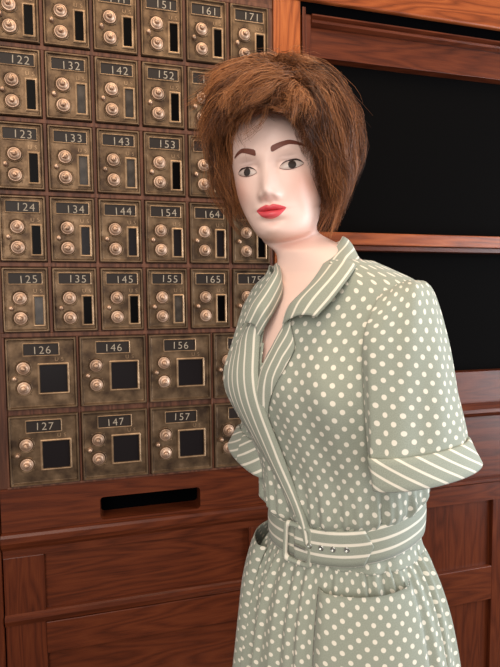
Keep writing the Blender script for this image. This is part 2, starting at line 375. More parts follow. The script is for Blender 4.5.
for r in range(1, 6):
    for c in range(6):
        num = 121+c*10+(r-1); pane = GREY.get(num, 'glass_dark')
        wtxt = {'glass_dark': 'black', 'glass_grey': 'reflection-grey', 'glass_blue': 'dim slate'}[pane]
        if num == 121: lab = 'small brass post office box in the top left corner, its number cut off'
        elif num == 131: lab = 'small brass post office box second in the top row, its number cut off'
        elif (r, c) in ((2, 5), (3, 5)): lab = 'small brass post office box behind the brown wig, %s row down' % rown[r]
        elif num == 163: lab = 'small brass post office box right of number 153, its plate hidden by the wig'
        elif num == 174: lab = 'small brass post office box right of number 164, mostly hidden by wig and cheek'
        elif num in (162, 164): lab = 'small brass post office box numbered %d, half covered by the edge of the wig' % num
        else: lab = 'small brass post office box with number %d on its plate and %s window' % (num, wtxt)
        pobox(c*PW, rowz[r], False, str(num), lab, pane, i); i += 1
for r in (6, 7):
    for c in range(4):
        num = (120, 140, 150, 170)[c]+r
        lab = 'large brass post office box with number %d on its plate, in the %s row' % (num, 'lowest' if r == 7 else 'upper large')
        if c == 3: lab = 'large brass post office box half hidden behind the %s' % ('striped lapel' if r == 6 else 'striped far cuff')
        pobox(c*PW*1.5+.001, rowz[r], True, str(num), lab, 'glass_blue', i); i += 1

# ------------------------------------------------------------------ mannequin
man = tag(empty('mannequin', (.53, -.43, 0), math.radians(-63)), 'female mannequin with brown wig in sage green polka-dot wrap dress with striped belt', 'mannequin')
def catmull(K, s):
    K = np.asarray(K, float); n = len(K); s = np.clip(np.asarray(s, float), 0, n-1-1e-9)
    i = s.astype(int); t = (s-i)[..., None]
    p0 = K[np.maximum(i-1, 0)]; p1 = K[i]; p2 = K[np.minimum(i+1, n-1)]; p3 = K[np.minimum(i+2, n-1)]
    return .5*((2*p1)+(-p0+p2)*t+(2*p0-5*p1+4*p2-p3)*t**2+(-p0+3*p1-3*p2+p3)*t**3)
# torso form: z, centre x, centre y, half width, depth to the front, depth to the back
TK = np.array([
 [0.62, .012,.014,.150,.125,.125], [0.80, .012,.014,.160,.132,.138],
 [0.95, .010,.016,.150,.122,.120], [1.02, .007,.018,.128,.102,.102], [1.08, .004,.019,.105,.087,.088],
 [1.15, .000,.017,.116,.094,.092], [1.22,-.010,.012,.130,.102,.094], [1.30,-.024,.006,.144,.106,.098],
 [1.36,-.031,.006,.152,.096,.100], [1.405,-.034,.008,.161,.082,.094], [1.430,-.036,.010,.161,.070,.082],
 [1.447,-.040,.011,.146,.063,.074], [1.462,-.045,.013,.118,.055,.066], [1.480,-.052,.013,.084,.050,.060], [1.500,-.064,.012,.058,.048,.056]])
_ss = np.linspace(0, len(TK)-1, 3000); _zz = catmull(TK, _ss)[:, 0]
def torso(th, z, off=0.0, bust=1.0):
    th = np.asarray(th, float); z = np.asarray(z, float); th, z, off = np.broadcast_arrays(th, z, np.asarray(off, float))
    k = catmull(TK, np.interp(z, _zz, _ss)); cx, cy, a, bf, bb = [k[..., i] for i in range(1, 6)]
    s, c = np.sin(th), np.cos(th); e = 2/2.25
    S = np.sign(s)*np.abs(s)**e; Cc = np.sign(c)*np.abs(c)**e
    a = a-np.where(s < 0, np.interp(z, [1.28, 1.32, 1.36, 1.405, 1.43, 1.447, 1.462, 1.48, 1.50], [0, .004, .014, .034, .048, .054, .054, .028, .004]), 0)*np.abs(s)
    b = np.where(c > 0, bf, bb); tw = (th+PI) % (2*PI)-PI
    B = .020*bust*(np.exp(-((tw-.62)/.42)**2)+np.exp(-((tw+.62)/.42)**2))*np.exp(-((z-1.288)/.062)**2)
    o = off+B
    return np.stack([cx+(a+o)*S, cy-(b+o)*Cc, z], -1)
HM = np.array([[0.8232011, -0.5208335, 0.0160712], [0.5170552, 0.8127239, -0.1460123], [0.0646507, 0.1319021, 0.9631241]])
HO = np.array([-.1042, -.0086, 1.6217])
def h2l(P): return np.asarray(P) @ HM.T + HO
# --- head: ring keys (z front, z back, y front, y back, half width, superellipse power)
HK = np.array([
 [ .1285, .1285, .012, .016, .001, 2.0], [ .1265, .1270, -.018, .046, .032, 2.0], [ .1180, .1210, -.042, .070, .053, 2.05], [ .1010, .1060, -.062, .088, .066, 2.1],
 [ .0750, .0800, -.0755, .098, .0720, 2.15], [ .0480, .0500, -.0825, .101, .0735, 2.2], [ .0220, .0220, -.0840, .100, .0725, 2.25], [ .0000, .0000, -.0815, .096, .0710, 2.25],
 [-.0220,-.0200, -.0820, .090, .0690, 2.2], [-.0420,-.0340, -.0830, .084, .0655, 2.15], [-.0600,-.0460, -.0825, .078, .0605, 2.1], [-.0760,-.0560, -.0805, .073, .0545, 2.1],
 [-.0890,-.0640, -.0785, .069, .0485, 2.1], [-.0985,-.0690, -.0735, .066, .0440, 2.1], [-.1045,-.0730, -.0630, .063, .0410, 2.1], [-.1070,-.0780, -.0480, .061, .0400, 2.05], [-.1110,-.0850, -.0340, .060, .0405, 2.0]])
NT_ = 300; NH = 250
tt = np.linspace(-PI, PI, NT_, endpoint=False); PH = tt-.55*np.sin(tt)      # denser towards the face
k = catmull(HK, np.linspace(0, len(HK)-1, NH)); zf, zb, yf, yb, wd, pw = [k[:, i:i+1] for i in range(6)]
s, c = np.sin(PH)[None], np.cos(PH)[None]
S = np.sign(s)*np.abs(s)**(2/pw); Cc = np.sign(c)*np.abs(c)**(2/pw)
HX = wd*S; HY = (yf+yb)/2-(yb-yf)/2*Cc; HZ = zf+(zb-zf)*(1-Cc)/2
def gs(x, x0, sx): return np.exp(-((x-x0)/sx)**2)
front = np.clip((-HY-.02)/.03, 0, 1)
A = np.abs(HX); D = np.zeros_like(HX)
NZK = ([-.058, -.051, -.047, -.043, -.039, -.034, -.028, -.018, -.006, .006, .018, .03], [0, .0010, .0045, .0120, .0190, .0225, .0208, .0145, .0085, .0048, .0024, 0])
nz = sum(w_*np.interp(HZ+d_, *NZK) for w_, d_ in ((.2, -.0028), (.2, -.0014), (.2, 0), (.2, .0014), (.2, .0028)))
nw = np.interp(HZ, [-.045, -.034, -.02, 0, .02], [.0110, .0112, .0112, .0112, .014])
D += nz*np.exp(-(np.abs(HX)/nw)**2.0)
D += .0065*gs(A, .0120, .0055)*gs(HZ, -.0400, .0065)                 # nostril wings
D -= .0012*gs(A, .0068, .0034)*gs(HZ, -.0470, .0030)                 # nostrils
D -= .0085*gs(A, .031, .0165)*gs(HZ, .0045, .0110)                   # sockets
D -= .0030*gs(A, .0160, .0065)*gs(HZ, .0010, .0100)                  # inner corners
D += .0066*gs(A, .0325, .0125)*gs(HZ, .0005, .0078)                  # eyeballs under the lids
D += .0020*gs(A, .0325, .0135)*gs(HZ, .0095, .0020)                  # upper lid fold
D += .0030*gs(A, .030, .020)*gs(HZ, .0245, .0075)                    # brow ridge
D += .0045*gs(A, .045, .017)*gs(HZ, -.026, .016)                     # cheekbones
D -= .0025*gs(A, .034, .010)*gs(HZ, -.060, .014)
cup = -.0575+.0012*gs(A, .005, .004)
D += .0072*gs(A, 0, .0180)*gs(HZ, cup, .0042)                        # upper lip
D += .0085*gs(A, 0, .0150)*gs(HZ, -.0680, .0048)                     # lower lip
D -= .0048*gs(A, 0, .0150)*gs(HZ, -.0620, .0016)                     # line of the mouth
D -= .0030*gs(A, 0, .0140)*gs(HZ, -.0775, .0040)
D += .0050*gs(A, 0, .0150)*gs(HZ, -.0915, .0085)                     # chin
D -= .0012*gs(A, 0, .0030)*gs(HZ, -.0510, .0035)                     # philtrum
HY2 = HY-D*front; HX2 = HX*(1+.0*D)
HX2 = HX2+np.where(HX > 0, .0075, .0)*np.clip(np.abs(HX)/.04, 0, 1)*np.exp(-((HZ+.072)/.032)**2)*np.clip((-HY+.05)/.05, 0, 1)
HX2 = HX2+np.where(HX > 0, .0095, .0)*np.clip(np.abs(HX)/.035, 0, 1)*np.clip((-zf-.070)/.038, 0, 1)
head_h = np.stack([HX2, HY2, HZ], -1)
head_l = h2l(head_h)
top_l = torso(PH, 1.492, -.004)
nn = 40; u = np.linspace(0, 1, nn+2)[1:-1][:, None, None]; us = u*u*(3-2*u)
neck = head_l[-1][None]*(1-us)+top_l[None]*us
neck[..., 2] = (head_l[-1][None]*(1-u)+top_l[None]*u)[..., 2]
cen = neck.mean(1, keepdims=True); neck[..., :2] = cen[..., :2]+(neck-cen)[..., :2]*(1-.05*np.sin(u*PI))
zs = np.concatenate([np.linspace(1.492, 1.40, 50)[1:], np.linspace(1.40, .64, 90)[1:]])
tor = torso(PH[None], zs[:, None], -.006, .8)
BP = np.concatenate([head_l, neck, top_l[None], tor])
nb = len(BP)
for _ in range(60):
    a_, b_ = NH-5, NH+nn+16
    BP[a_:b_] = .5*BP[a_:b_]+.25*(BP[a_-1:b_-1]+BP[a_+1:b_+1])
bm_me = sheet_mesh('body', BP, None, True)
# painted complexion: blush on the cheeks and soft shadow paint on the lids
base = np.array([.91, .645, .555]); paint = np.ones((nb, NT_, 4)); paint[..., :3] = base
f3 = (front > .2)
bl = np.clip(.62*gs(A, .052, .020)*gs(HZ, -.028, .024), 0, 1)*f3
lid = np.clip(.45*gs(A, .032, .017)*gs(HZ, .0105, .0055), 0, 1)*f3
pc = paint[:NH, :, :3]; pc = pc*(1-bl[..., None])+np.array([.78, .36, .26])*bl[..., None]
pc = pc*(1-lid[..., None])+np.array([.50, .36, .33])*lid[..., None]
paint[:NH, :, :3] = pc
ca = bm_me.color_attributes.new('paint', 'FLOAT_COLOR', 'POINT'); ca.data.foreach_set('color', paint.reshape(-1))
bmx = bmesh.new(); bmx.from_mesh(bm_me)
bmx.verts.ensure_lookup_table()
bmx.faces.new([bmx.verts[(nb-1)*NT_+i] for i in range(NT_)]); bmesh.ops.recalc_face_normals(bmx, faces=bmx.faces); bmx.to_mesh(bm_me); bmx.free()
body = tag(link('body', bm_me, M['skin'], man), 'pale pink painted head, neck and torso')
bvh = BVHTree.FromPolygons(head_h.reshape(-1, 3).tolist(), [(r*NT_+i, r*NT_+(i+1) % NT_, (r+1)*NT_+(i+1) % NT_, (r+1)*NT_+i) for r in range(NH-1) for i in range(NT_)])
def onface(x, z, lift):
    hit, nrm, _, _ = bvh.ray_cast(Vector((x, -.3, z)), Vector((0, 1, 0)))
    if hit is None: hit = Vector((x, -.05, z)); nrm = Vector((0, -1, 0))
    if nrm.y > 0: nrm = -nrm
    return np.array(hit+nrm*lift)
def patch(name, mat, parent, xs, lo, hi, rows, lift, dome=0.0, label=None):
    P = np.zeros((rows, len(xs), 3))
    for j, x in enumerate(xs):
        for i in range(rows):
            v = i/(rows-1); e = math.sin(PI*v)*math.sin(PI*j/(len(xs)-1)); P[i, j] = onface(x, lo[j]+(hi[j]-lo[j])*v, lift+dome*max(e, 0)**.5)
    o = link(name, sheet_mesh(name, h2l(P)), mat, parent)
    if label: o['label'] = label
    return o
# lips
xs = np.linspace(-.0228, .0228, 41); q = np.abs(xs)/.0228
lip_top = -.0620+(.0088-.0022*np.exp(-(xs/.0032)**2))*np.clip(1-q**1.6, 0, 1)**.85+.0022*q**2
lip_mid = -.0620+.0020*q**2+.0009*np.cos(q*PI*2)*(1-q)
lip_bot = -.0620-.0118*np.clip(1-q**2.0, 0, 1)**.75+.0020*q**2
lp = patch('lips', M['lips'], man, xs, lip_mid-.0002, np.maximum(lip_top, lip_mid), 9, .0005, .0008)
patch('lower_lip', M['lips'], lp, xs, np.minimum(lip_bot, lip_mid-.0003), lip_mid-.0002, 9, .0005, .0012)
for sd in (-1, 1):
    ex = .0345 if sd > 0 else -.0325; w2 = .0168
    qs = np.linspace(-1, 1, 33); exs = ex+qs*w2
    sg = qs*sd                                            # +1 towards the temple
    up = .0068*np.clip(1-np.abs(qs)**2.2, 0, 1)**.8+.0018*sg; dn = -.0050*np.clip(1-np.abs(qs)**2.0, 0, 1)**.9+.0018*sg
    zc = -.0012 if sd > 0 else -.0026
    e = patch('eye', M['sclera'], man, exs, zc+dn, zc+np.maximum(up, dn+.0002), 9, .0005, .0012)
    ir = .0053; ixc = ex+.0012
    ixs = np.linspace(ixc-ir, ixc+ir, 17); hh = np.sqrt(np.clip(ir**2-(ixs-ixc)**2, 0, None))
    upi = np.interp(ixs, exs, zc+up) if True else 0; dni = np.interp(ixs, exs, zc+dn)
    patch('iris', M['iris'], e, ixs, np.maximum(zc+.0006-hh, dni), np.minimum(zc+.0006+hh, upi), 9, .0022, .0002)
    th_ = .0016+.0020*np.clip((sg+1)/2, 0, 1)*np.clip(1-np.abs(qs)**6, 0, 1)
    patch('eyelash', M['lash'], e, exs, zc+up-.0003, zc+up+th_*np.clip(1.1-np.abs(qs)**3, 0.05, 1), 4, .0014, .0006)
    patch('lower_lash', M['brow'], e, exs, zc+dn-.0006, zc+dn+.0001, 3, .0008)
    # brow: thick at the nose, thin arch towards the temple
    b0_ = .0095 if sd > 0 else .0135; bx = np.linspace(b0_, .0560 if sd > 0 else .0530, 33); tb = (bx-b0_)/(bx[-1]-b0_)
    mid = (.0235 if sd > 0 else .0220)+.0085*np.sin(np.clip(tb*1.25, 0, 1.6)*PI/2*.98)-.0085*np.clip(tb-.55, 0, 1)**1.2*2
    ht = .0078*(1-tb)**.50*np.clip(tb*9+.55, 0, 1)+.0012
    patch('eyebrow', M['brow'], man, sd*bx, mid-ht/2, mid+ht/2, 4, .0006)

# --- wig: a cap under many thin strands
SCN = np.array([0, .012, .030]); SRD = np.array([.0765, .094, .100])
ECN = np.array([.003, .018, .048]); ERD = np.array([.126, .122, .132])
def dirs(pol, az): return np.stack([np.sin(pol)*np.sin(az), -np.sin(pol)*np.cos(az), np.cos(pol)], -1)   # az 0 = face, + = her left
NCL, NST, NPT = 460, 22, 14
ERD = np.array([.106, .112, .116])
pol0 = np.arccos(1-rng.random(NCL)*1.42); az0 = rng.uniform(-PI, PI, NCL)
# hairline: over the face the roots stop high on the forehead
hl = np.interp(np.abs(az0), [0, .6, 1.0, 1.35, PI], [.85, .90, 1.22, 1.75, 2.05]); pol0 = np.minimum(pol0, hl*(.6+.4*rng.random(NCL)))
t = np.linspace(0, 1, NPT); T = t[None]
endp = np.interp(az0, [-PI, -1.6, -1.15, -.8, -.45, 0, .45, .8, 1.15, 1.6, PI], [2.58, 2.55, 2.35, 1.95, 1.42, 1.38, 1.42, 1.95, 2.45, 2.55, 2.58])
pol1 = np.maximum(pol0+.40, endp*(1-.48*rng.random(NCL)**1.6)); fr_ = np.abs(az0) < .62; wisp = fr_ & (rng.random(NCL) < .0); pol1 = np.where(np.abs(az0) < 1.0, np.minimum(pol1, 1.02), pol1); pol1 = np.where(wisp, rng.uniform(1.45, 1.62, NCL), pol1); pol1 = np.minimum(pol1, 2.62)
sweep = np.where(np.abs(az0) < .95, -.40, 0)*rng.uniform(.3, 1.7, NCL)+rng.normal(0, .22, NCL)
layer = np.clip(1.05-.50*rng.random(NCL)**1.15, .5, 1.06)
ph = rng.uniform(0, 2*PI, NCL); ph2 = rng.uniform(0, 2*PI, NCL); wamp = rng.uniform(.04, .17, NCL); curl = rng.normal(0, 1, NCL)
curl = np.where((az0 < -.5) & (az0 > -2.0) & (pol1 < 1.9), np.abs(curl)*1.3+.3, curl)       # flicked-out ends at her right
tous = rng.normal(0, .012, (NCL, 3)); tous[:, 2] = np.abs(tous[:, 2])*.8
tone_c = np.clip(rng.normal(0, 1, NCL), -2, 2)
cl = np.repeat(np.arange(NCL), NST); N = len(cl)
sp_p = rng.normal(0, .085, N); sp_a = rng.normal(0, .085, N)/np.maximum(np.sin(pol0[cl]), .3)
conv = 1-.72*T**.7                                                  # strands of a lock draw together at the tip
pol = pol0[cl, None]+sp_p[:, None]*conv+(pol1[cl]-pol0[cl])[:, None]*T**1.05*(1+.12*rng.normal(0, 1, N)[:, None])
az = az0[cl, None]+sp_a[:, None]*conv+sweep[cl, None]*T**1.3
az = az+wamp[cl, None]*np.sin(2*PI*1.15*T+ph[cl, None])*T*1.4/np.maximum(np.sin(np.clip(pol, .3, 2.8)), .4)
pol = np.maximum(pol, .02); dv = dirs(pol, az)
lift = 1-np.exp(-T*5.5); ly = layer[cl, None]*(1+rng.normal(0, .035, N)[:, None])
tip = 1-.13*np.clip((T-.70)/.30, 0, 1)**2*(pol > 1.9)-.34*np.where(fr_[cl, None], 1, 0)*np.clip((T-.35)/.65, 0, 1)**1.6+.115*curl[cl, None]*T**2.6*np.where(fr_[cl, None], .5, 1)+.055*np.sin(2*PI*1.3*T+ph2[cl, None])*T
sk = SCN+SRD*dv*1.02; ev = ECN+ERD*dv
fl = np.clip(lift*ly*tip, 0, 1.28)[..., None]
HP = sk*(1-fl)+ev*fl
HP += tous[cl][:, None, :]*(T**1.5)[..., None]
HP[..., 2] -= .008*(T**2)*(dv[..., 2] < 0)
walk = np.cumsum(rng.normal(0, 1, (N, NPT, 3)), 1); walk = walk-walk[:, :1]
HP += walk*.0011*T[..., None]
fly = rng.random(N) < .10; HP[fly] += (rng.normal(0, .014, (fly.sum(), 1, 3))*(t**1.6)[None, :, None])
# keep the face clear: strands in front of it slide to its sides
x, y, z = HP[..., 0], HP[..., 1], HP[..., 2]
lim = np.where(x > 0, np.interp(z, [-.12, -.07, -.03, 0, .05, .072], [.076, .073, .065, .058, .046, .0]), np.interp(z, [-.12, -.06, 0, .045, .064], [.066, .074, .074, .064, .0]))
inface = (y < np.where((z < -.02) & (x > 0), .035, -.015)) & (z < .064) & ~wisp[cl, None]
xs_ = np.where(x > 0, np.maximum(x, lim), np.minimum(x, -lim)); HP[..., 0] = np.where(inface, xs_, x)
bk = inface & (HP[..., 0] < 0); HP[..., 1] = np.where(bk, np.maximum(y, -.030), HP[..., 1])
fr = inface & (HP[..., 0] > 0); HP[..., 1] = np.where(fr, np.maximum(y, np.interp(z, [-.07, 0], [-.030, -.072])), HP[..., 1])
HP[..., 2] = np.maximum(HP[..., 2], -.100+.015*rng.random(N)[:, None])
wz = wisp[cl, None] & (HP[..., 2] < .075); HP[..., 1] = np.where(wz, np.minimum(HP[..., 1], -.088-.05*(HP[..., 2]-.03)), HP[..., 1]); HP[..., 2] = np.where(wisp[cl, None], np.maximum(HP[..., 2], .030+.02*rng.random(N)[:, None]), HP[..., 2])
# the visible locks: each guide, in head coordinates, is combed into several finer locks
LOCKS = [
 ([(0.023, 0.0, 0.14), (-0.008, -0.03, 0.17), (-0.054, -0.04, 0.161), (-0.09, -0.04, 0.145), (-0.12, -0.04, 0.132)], 0.016, 0.01, 1),
 ([(0.018, -0.01, 0.133), (-0.016, -0.05, 0.157), (-0.059, -0.06, 0.14), (-0.095, -0.05, 0.118), (-0.124, -0.04, 0.083)], 0.016, 0.01, 1),
 ([(0.027, 0.02, 0.148), (0.001, 0.0, 0.175), (-0.042, -0.01, 0.175), (-0.083, -0.01, 0.164), (-0.111, 0.0, 0.15)], 0.016, 0.012, 1),
 ([(0.026, -0.02, 0.126), (-0.013, -0.07, 0.14), (-0.05, -0.085, 0.113), (-0.08, -0.075, 0.087), (-0.101, -0.06, 0.055)], 0.016, 0.01, 1.2),
 ([(0.028, -0.03, 0.12), (-0.0, -0.09, 0.124), (-0.027, -0.11, 0.097), (-0.043, -0.105, 0.074), (-0.06, -0.09, 0.052)], 0.014, 0.01, 1.2),
 ([(0.031, -0.035, 0.116), (0.009, -0.095, 0.113), (-0.013, -0.115, 0.091), (-0.029, -0.112, 0.079), (-0.043, -0.1, 0.065)], 0.013, 0.009, 1.2),
 ([(0.035, -0.04, 0.111), (0.017, -0.098, 0.108), (-0.001, -0.118, 0.093), (-0.012, -0.117, 0.081), (-0.022, -0.112, 0.069)], 0.012, 0.009, 1.2),
 ([(0.038, -0.04, 0.11), (0.028, -0.098, 0.103), (0.013, -0.118, 0.092), (0.004, -0.118, 0.082), (-0.004, -0.115, 0.072)], 0.012, 0.009, 1.2),
 ([(0.041, -0.04, 0.11), (0.04, -0.095, 0.102), (0.032, -0.116, 0.089), (0.023, -0.116, 0.079), (0.015, -0.113, 0.069)], 0.012, 0.009, 1.2),
 ([(0.043, -0.035, 0.111), (0.052, -0.09, 0.101), (0.052, -0.112, 0.085), (0.053, -0.112, 0.072), (0.059, -0.102, 0.052)], 0.012, 0.009, 1.2),
 ([(0.04, -0.03, 0.118), (0.059, -0.08, 0.102), (0.067, -0.1, 0.075), (0.07, -0.098, 0.051), (0.072, -0.086, 0.018)], 0.012, 0.008, 1.2),
 ([(0.038, -0.02, 0.124), (0.069, -0.07, 0.103), (0.082, -0.085, 0.068), (0.083, -0.075, 0.026), (0.09, -0.062, -0.009), (0.101, -0.045, -0.052), (0.102, -0.03, -0.093)], 0.013, 0.009, 1.5),
 ([(0.037, -0.01, 0.132), (0.081, -0.05, 0.105), (0.097, -0.062, 0.065), (0.099, -0.055, 0.019), (0.107, -0.042, -0.024), (0.108, -0.03, -0.064), (0.097, -0.015, -0.111)], 0.016, 0.01, 1.5),
 ([(0.036, 0.0, 0.141), (0.089, -0.03, 0.117), (0.116, -0.035, 0.075), (0.119, -0.028, 0.025), (0.119, -0.02, -0.026), (0.109, -0.01, -0.069), (0.092, 0.0, -0.117)], 0.017, 0.012, 1.5),
 ([(0.035, 0.01, 0.152), (0.089, -0.0, 0.14), (0.125, 0.0, 0.093), (0.132, 0.005, 0.037), (0.127, 0.01, -0.012), (0.114, 0.012, -0.047), (0.097, 0.012, -0.08)], 0.017, 0.011, 1.5),
 ([(0.031, 0.02, 0.162), (0.078, 0.02, 0.153), (0.115, 0.025, 0.115), (0.139, 0.03, 0.061), (0.139, 0.03, 0.016), (0.12, 0.03, -0.025), (0.099, 0.03, -0.067)], 0.017, 0.011, 1.3),
 ([(0.027, 0.03, 0.169), (0.059, 0.03, 0.171), (0.098, 0.04, 0.149), (0.123, 0.05, 0.105), (0.135, 0.05, 0.047), (0.125, 0.05, -0.005)], 0.017, 0.011, 1.2),
 ([(0.05, -0.02, 0.121), (0.09, -0.045, 0.089), (0.109, -0.048, 0.049), (0.11, -0.045, 0.013), (0.117, -0.03, -0.018), (0.122, -0.02, -0.044)], 0.014, 0.008, 1.0),
 ([(0.046, -0.03, 0.122), (0.077, -0.075, 0.089), (0.089, -0.08, 0.054), (0.093, -0.07, 0.023), (0.104, -0.055, -0.002), (0.11, -0.04, -0.03)], 0.012, 0.007, 1.0),
 ([(0.021, 0.0, 0.144), (0.015, -0.01, 0.165), (0.005, -0.02, 0.17), (-0.014, -0.03, 0.168), (-0.032, -0.035, 0.159)], 0.014, 0.01, 0.9),
 ([(0.025, 0.01, 0.149), (0.032, 0.0, 0.165), (0.048, 0.0, 0.167), (0.069, -0.005, 0.153), (0.089, -0.01, 0.131)], 0.014, 0.01, 0.9),
 ([(0.028, -0.01, 0.134), (0.025, -0.05, 0.146), (0.006, -0.075, 0.14), (-0.019, -0.085, 0.129), (-0.039, -0.085, 0.116)], 0.014, 0.009, 1),
 ([(0.031, -0.01, 0.131), (0.051, -0.045, 0.14), (0.072, -0.06, 0.121), (0.087, -0.06, 0.097), (0.099, -0.055, 0.071)], 0.014, 0.009, 1),
 ([(0.029, -0.02, 0.125), (0.034, -0.07, 0.128), (0.021, -0.095, 0.118), (-0.004, -0.105, 0.107), (-0.023, -0.105, 0.092)], 0.013, 0.009, 1),
 ([(-0.002, 0.0, 0.142), (-0.057, -0.04, 0.136), (-0.083, -0.035, 0.101), (-0.097, -0.02, 0.056), (-0.101, 0.0, 0.011), (-0.1, 0.02, -0.037), (-0.086, 0.035, -0.088)], 0.018, 0.012, 1.5),
 ([(-0.004, 0.01, 0.145), (-0.071, -0.01, 0.152), (-0.107, 0.0, 0.113), (-0.118, 0.01, 0.059), (-0.119, 0.02, 0.011), (-0.114, 0.035, -0.036), (-0.1, 0.045, -0.08)], 0.018, 0.012, 1.4),
 ([(-0.004, -0.01, 0.134), (-0.045, -0.065, 0.117), (-0.07, -0.055, 0.086), (-0.083, -0.04, 0.043), (-0.087, -0.02, -0.001), (-0.085, 0.0, -0.045), (-0.079, 0.02, -0.092)], 0.016, 0.011, 1.5),
 ([(-0.005, -0.02, 0.132), (-0.039, -0.08, 0.103), (-0.061, -0.07, 0.076), (-0.075, -0.05, 0.041), (-0.08, -0.03, 0.004), (-0.081, -0.01, -0.033)], 0.014, 0.009, 1.2),
 ([(-0.009, 0.02, 0.155), (-0.083, 0.02, 0.169), (-0.123, 0.03, 0.134), (-0.134, 0.03, 0.094), (-0.133, 0.03, 0.061)], 0.016, 0.011, 1.0),
 ([(0.029, 0.09, 0.095), (0.075, 0.1, 0.039), (0.088, 0.095, -0.032), (0.078, 0.08, -0.086)], 0.02, 0.012, 1.0),
 ([(-0.046, 0.1, 0.092), (-0.103, 0.1, 0.066), (-0.112, 0.1, -0.005), (-0.098, 0.09, -0.077)], 0.02, 0.012, 1.0),
 ([(0.05, -0.04, 0.114), (0.039, -0.09, 0.111), (0.012, -0.112, 0.103), (-0.015, -0.115, 0.089), (-0.038, -0.104, 0.071)], 0.014, 0.01, 1.2),
 ([(0.053, -0.04, 0.11), (0.048, -0.096, 0.1), (0.025, -0.116, 0.091), (0.002, -0.117, 0.085), (-0.016, -0.112, 0.076)], 0.012, 0.009, 1.2),
 ([(0.056, -0.04, 0.11), (0.06, -0.09, 0.097), (0.049, -0.112, 0.083), (0.029, -0.116, 0.075), (0.009, -0.114, 0.073)], 0.012, 0.009, 1.0),
 ([(0.016, 0.02, 0.144), (0.013, 0.0, 0.166), (0.029, -0.01, 0.171), (0.047, -0.015, 0.165), (0.065, -0.02, 0.15)], 0.014, 0.01, 1.0),
 ([(0.033, 0.02, 0.144), (0.026, 0.02, 0.175), (0.004, 0.02, 0.188), (-0.019, 0.02, 0.188), (-0.039, 0.015, 0.177)], 0.014, 0.01, 1.0),
 ([(0.03, -0.05, 0.109), (0.012, -0.118, 0.088), (-0.005, -0.118, 0.07), (-0.017, -0.112, 0.052), (-0.015, -0.106, 0.036)], 0.005, 0.003, 0.16),
 ([(0.028, -0.05, 0.11), (0.022, -0.118, 0.081), (0.014, -0.116, 0.062), (-0.001, -0.11, 0.048), (-0.025, -0.105, 0.04)], 0.005, 0.003, 0.14),
 ([(0.034, -0.05, 0.109), (-0.005, -0.118, 0.096), (-0.025, -0.114, 0.077), (-0.039, -0.102, 0.058), (-0.035, -0.098, 0.036)], 0.005, 0.003, 0.14),
]
HQ = []; TQ = []; RQ = []
for pts, sr, stp, wgt in LOCKS:
    pts = np.array(pts); pts = pts if wgt <= .3 else ECN+(pts-ECN)*np.interp(pts[:, 1:2], [-.10, -.07], [.965, .885]); nsub = max(1, int(round(wgt*7))) if wgt > .3 else 1; thin = wgt <= .3
    g0 = catmull(pts, np.linspace(0, len(pts)-1, NPT))
    for _s in range(nsub):
        T1 = t[:, None]; amp = .0 if thin else 1.0
        g = g0+amp*(rng.normal(0, .0070, 3)[None]*np.array([1, 1, .7])*(.55+.6*T1)+rng.normal(0, .0125, 3)[None]*T1**1.9)
        L_ = np.linalg.norm(np.diff(g, axis=0), axis=1).sum(); w1, w2 = rng.uniform(0, 6.28, 2); fq = L_/.075*rng.uniform(.7, 1.2)
        g = g+amp*(T1*np.stack([np.sin(2*PI*fq*t+w1)*.0075, np.cos(2*PI*fq*t+w2)*.0055, np.sin(2*PI*fq*t+w2)*.0045], -1))
        cut = 1.0 if thin else rng.uniform(.62, 1.06); tt2 = np.clip(t*cut, 0, 1.06); g = np.stack([np.interp(tt2, t, g[:, k_]) for k_ in range(3)], -1)
        if not thin: pull = np.clip((.0-g[:, 2])/.09, 0, 1)[:, None]*T1**2*rng.uniform(0, .30); g = g*(1-pull)+np.stack([g[:, 0]*.74, 0*g[:, 0]+.05, 0*g[:, 0]-.10], -1)*pull
        ns = 12 if thin else 40
        o3 = rng.normal(0, 1, (ns, 3)); o3 /= np.maximum(1, np.linalg.norm(o3, axis=1, keepdims=True)/1.6)
        wd_ = (sr*(1-t)+stp*t)*(1-.62*t**1.5)*.62
        st_ = g[None]+o3[:, None, :]*wd_[None, :, None]
        wk = np.cumsum(rng.normal(0, 1, (ns, NPT, 3)), 1); st_ = st_+(wk-wk[:, :1])*.0015*t[None, :, None]
        fl2 = rng.random(ns) < .12; st_[fl2] += rng.normal(0, .010, (fl2.sum(), 1, 3))*(t**1.8)[None, :, None]
        HQ.append(st_); TQ.append(np.full(ns, 1.0 if thin else rng.normal(0, 1))); RQ.append(np.full(ns, .8 if thin else 1.0))
HQ = np.concatenate(HQ); TQ = np.clip(np.concatenate(TQ), -2, 2); RQ = np.concatenate(RQ)
# the fringe stays clear of the brows, the sides taper towards the nape
zmn = np.interp(HQ[..., 0], [-.075, -.055, -.035, 0, .025, .042, .056], [.0, .046, .066, .078, .075, .060, .0])
lowf = (HQ[..., 1] < -.055) & (HQ[..., 2] < zmn) & (np.abs(HQ[..., 0]) < .056) & (RQ[:, None] > .9)
HQ[..., 2] = np.where(lowf, zmn+(HQ[..., 2]-zmn)*.30, HQ[..., 2])
def taper(Q):
    xl = np.interp(Q[..., 2], [-.11, -.085, -.05, -.01, .05], [.070, .086, .108, .128, .16]); xx = Q[..., 0]
    Q[..., 0] = np.where(np.abs(xx) > xl, np.sign(xx)*(xl+(np.abs(xx)-xl)*.25), xx)
taper(HQ); taper(HP)
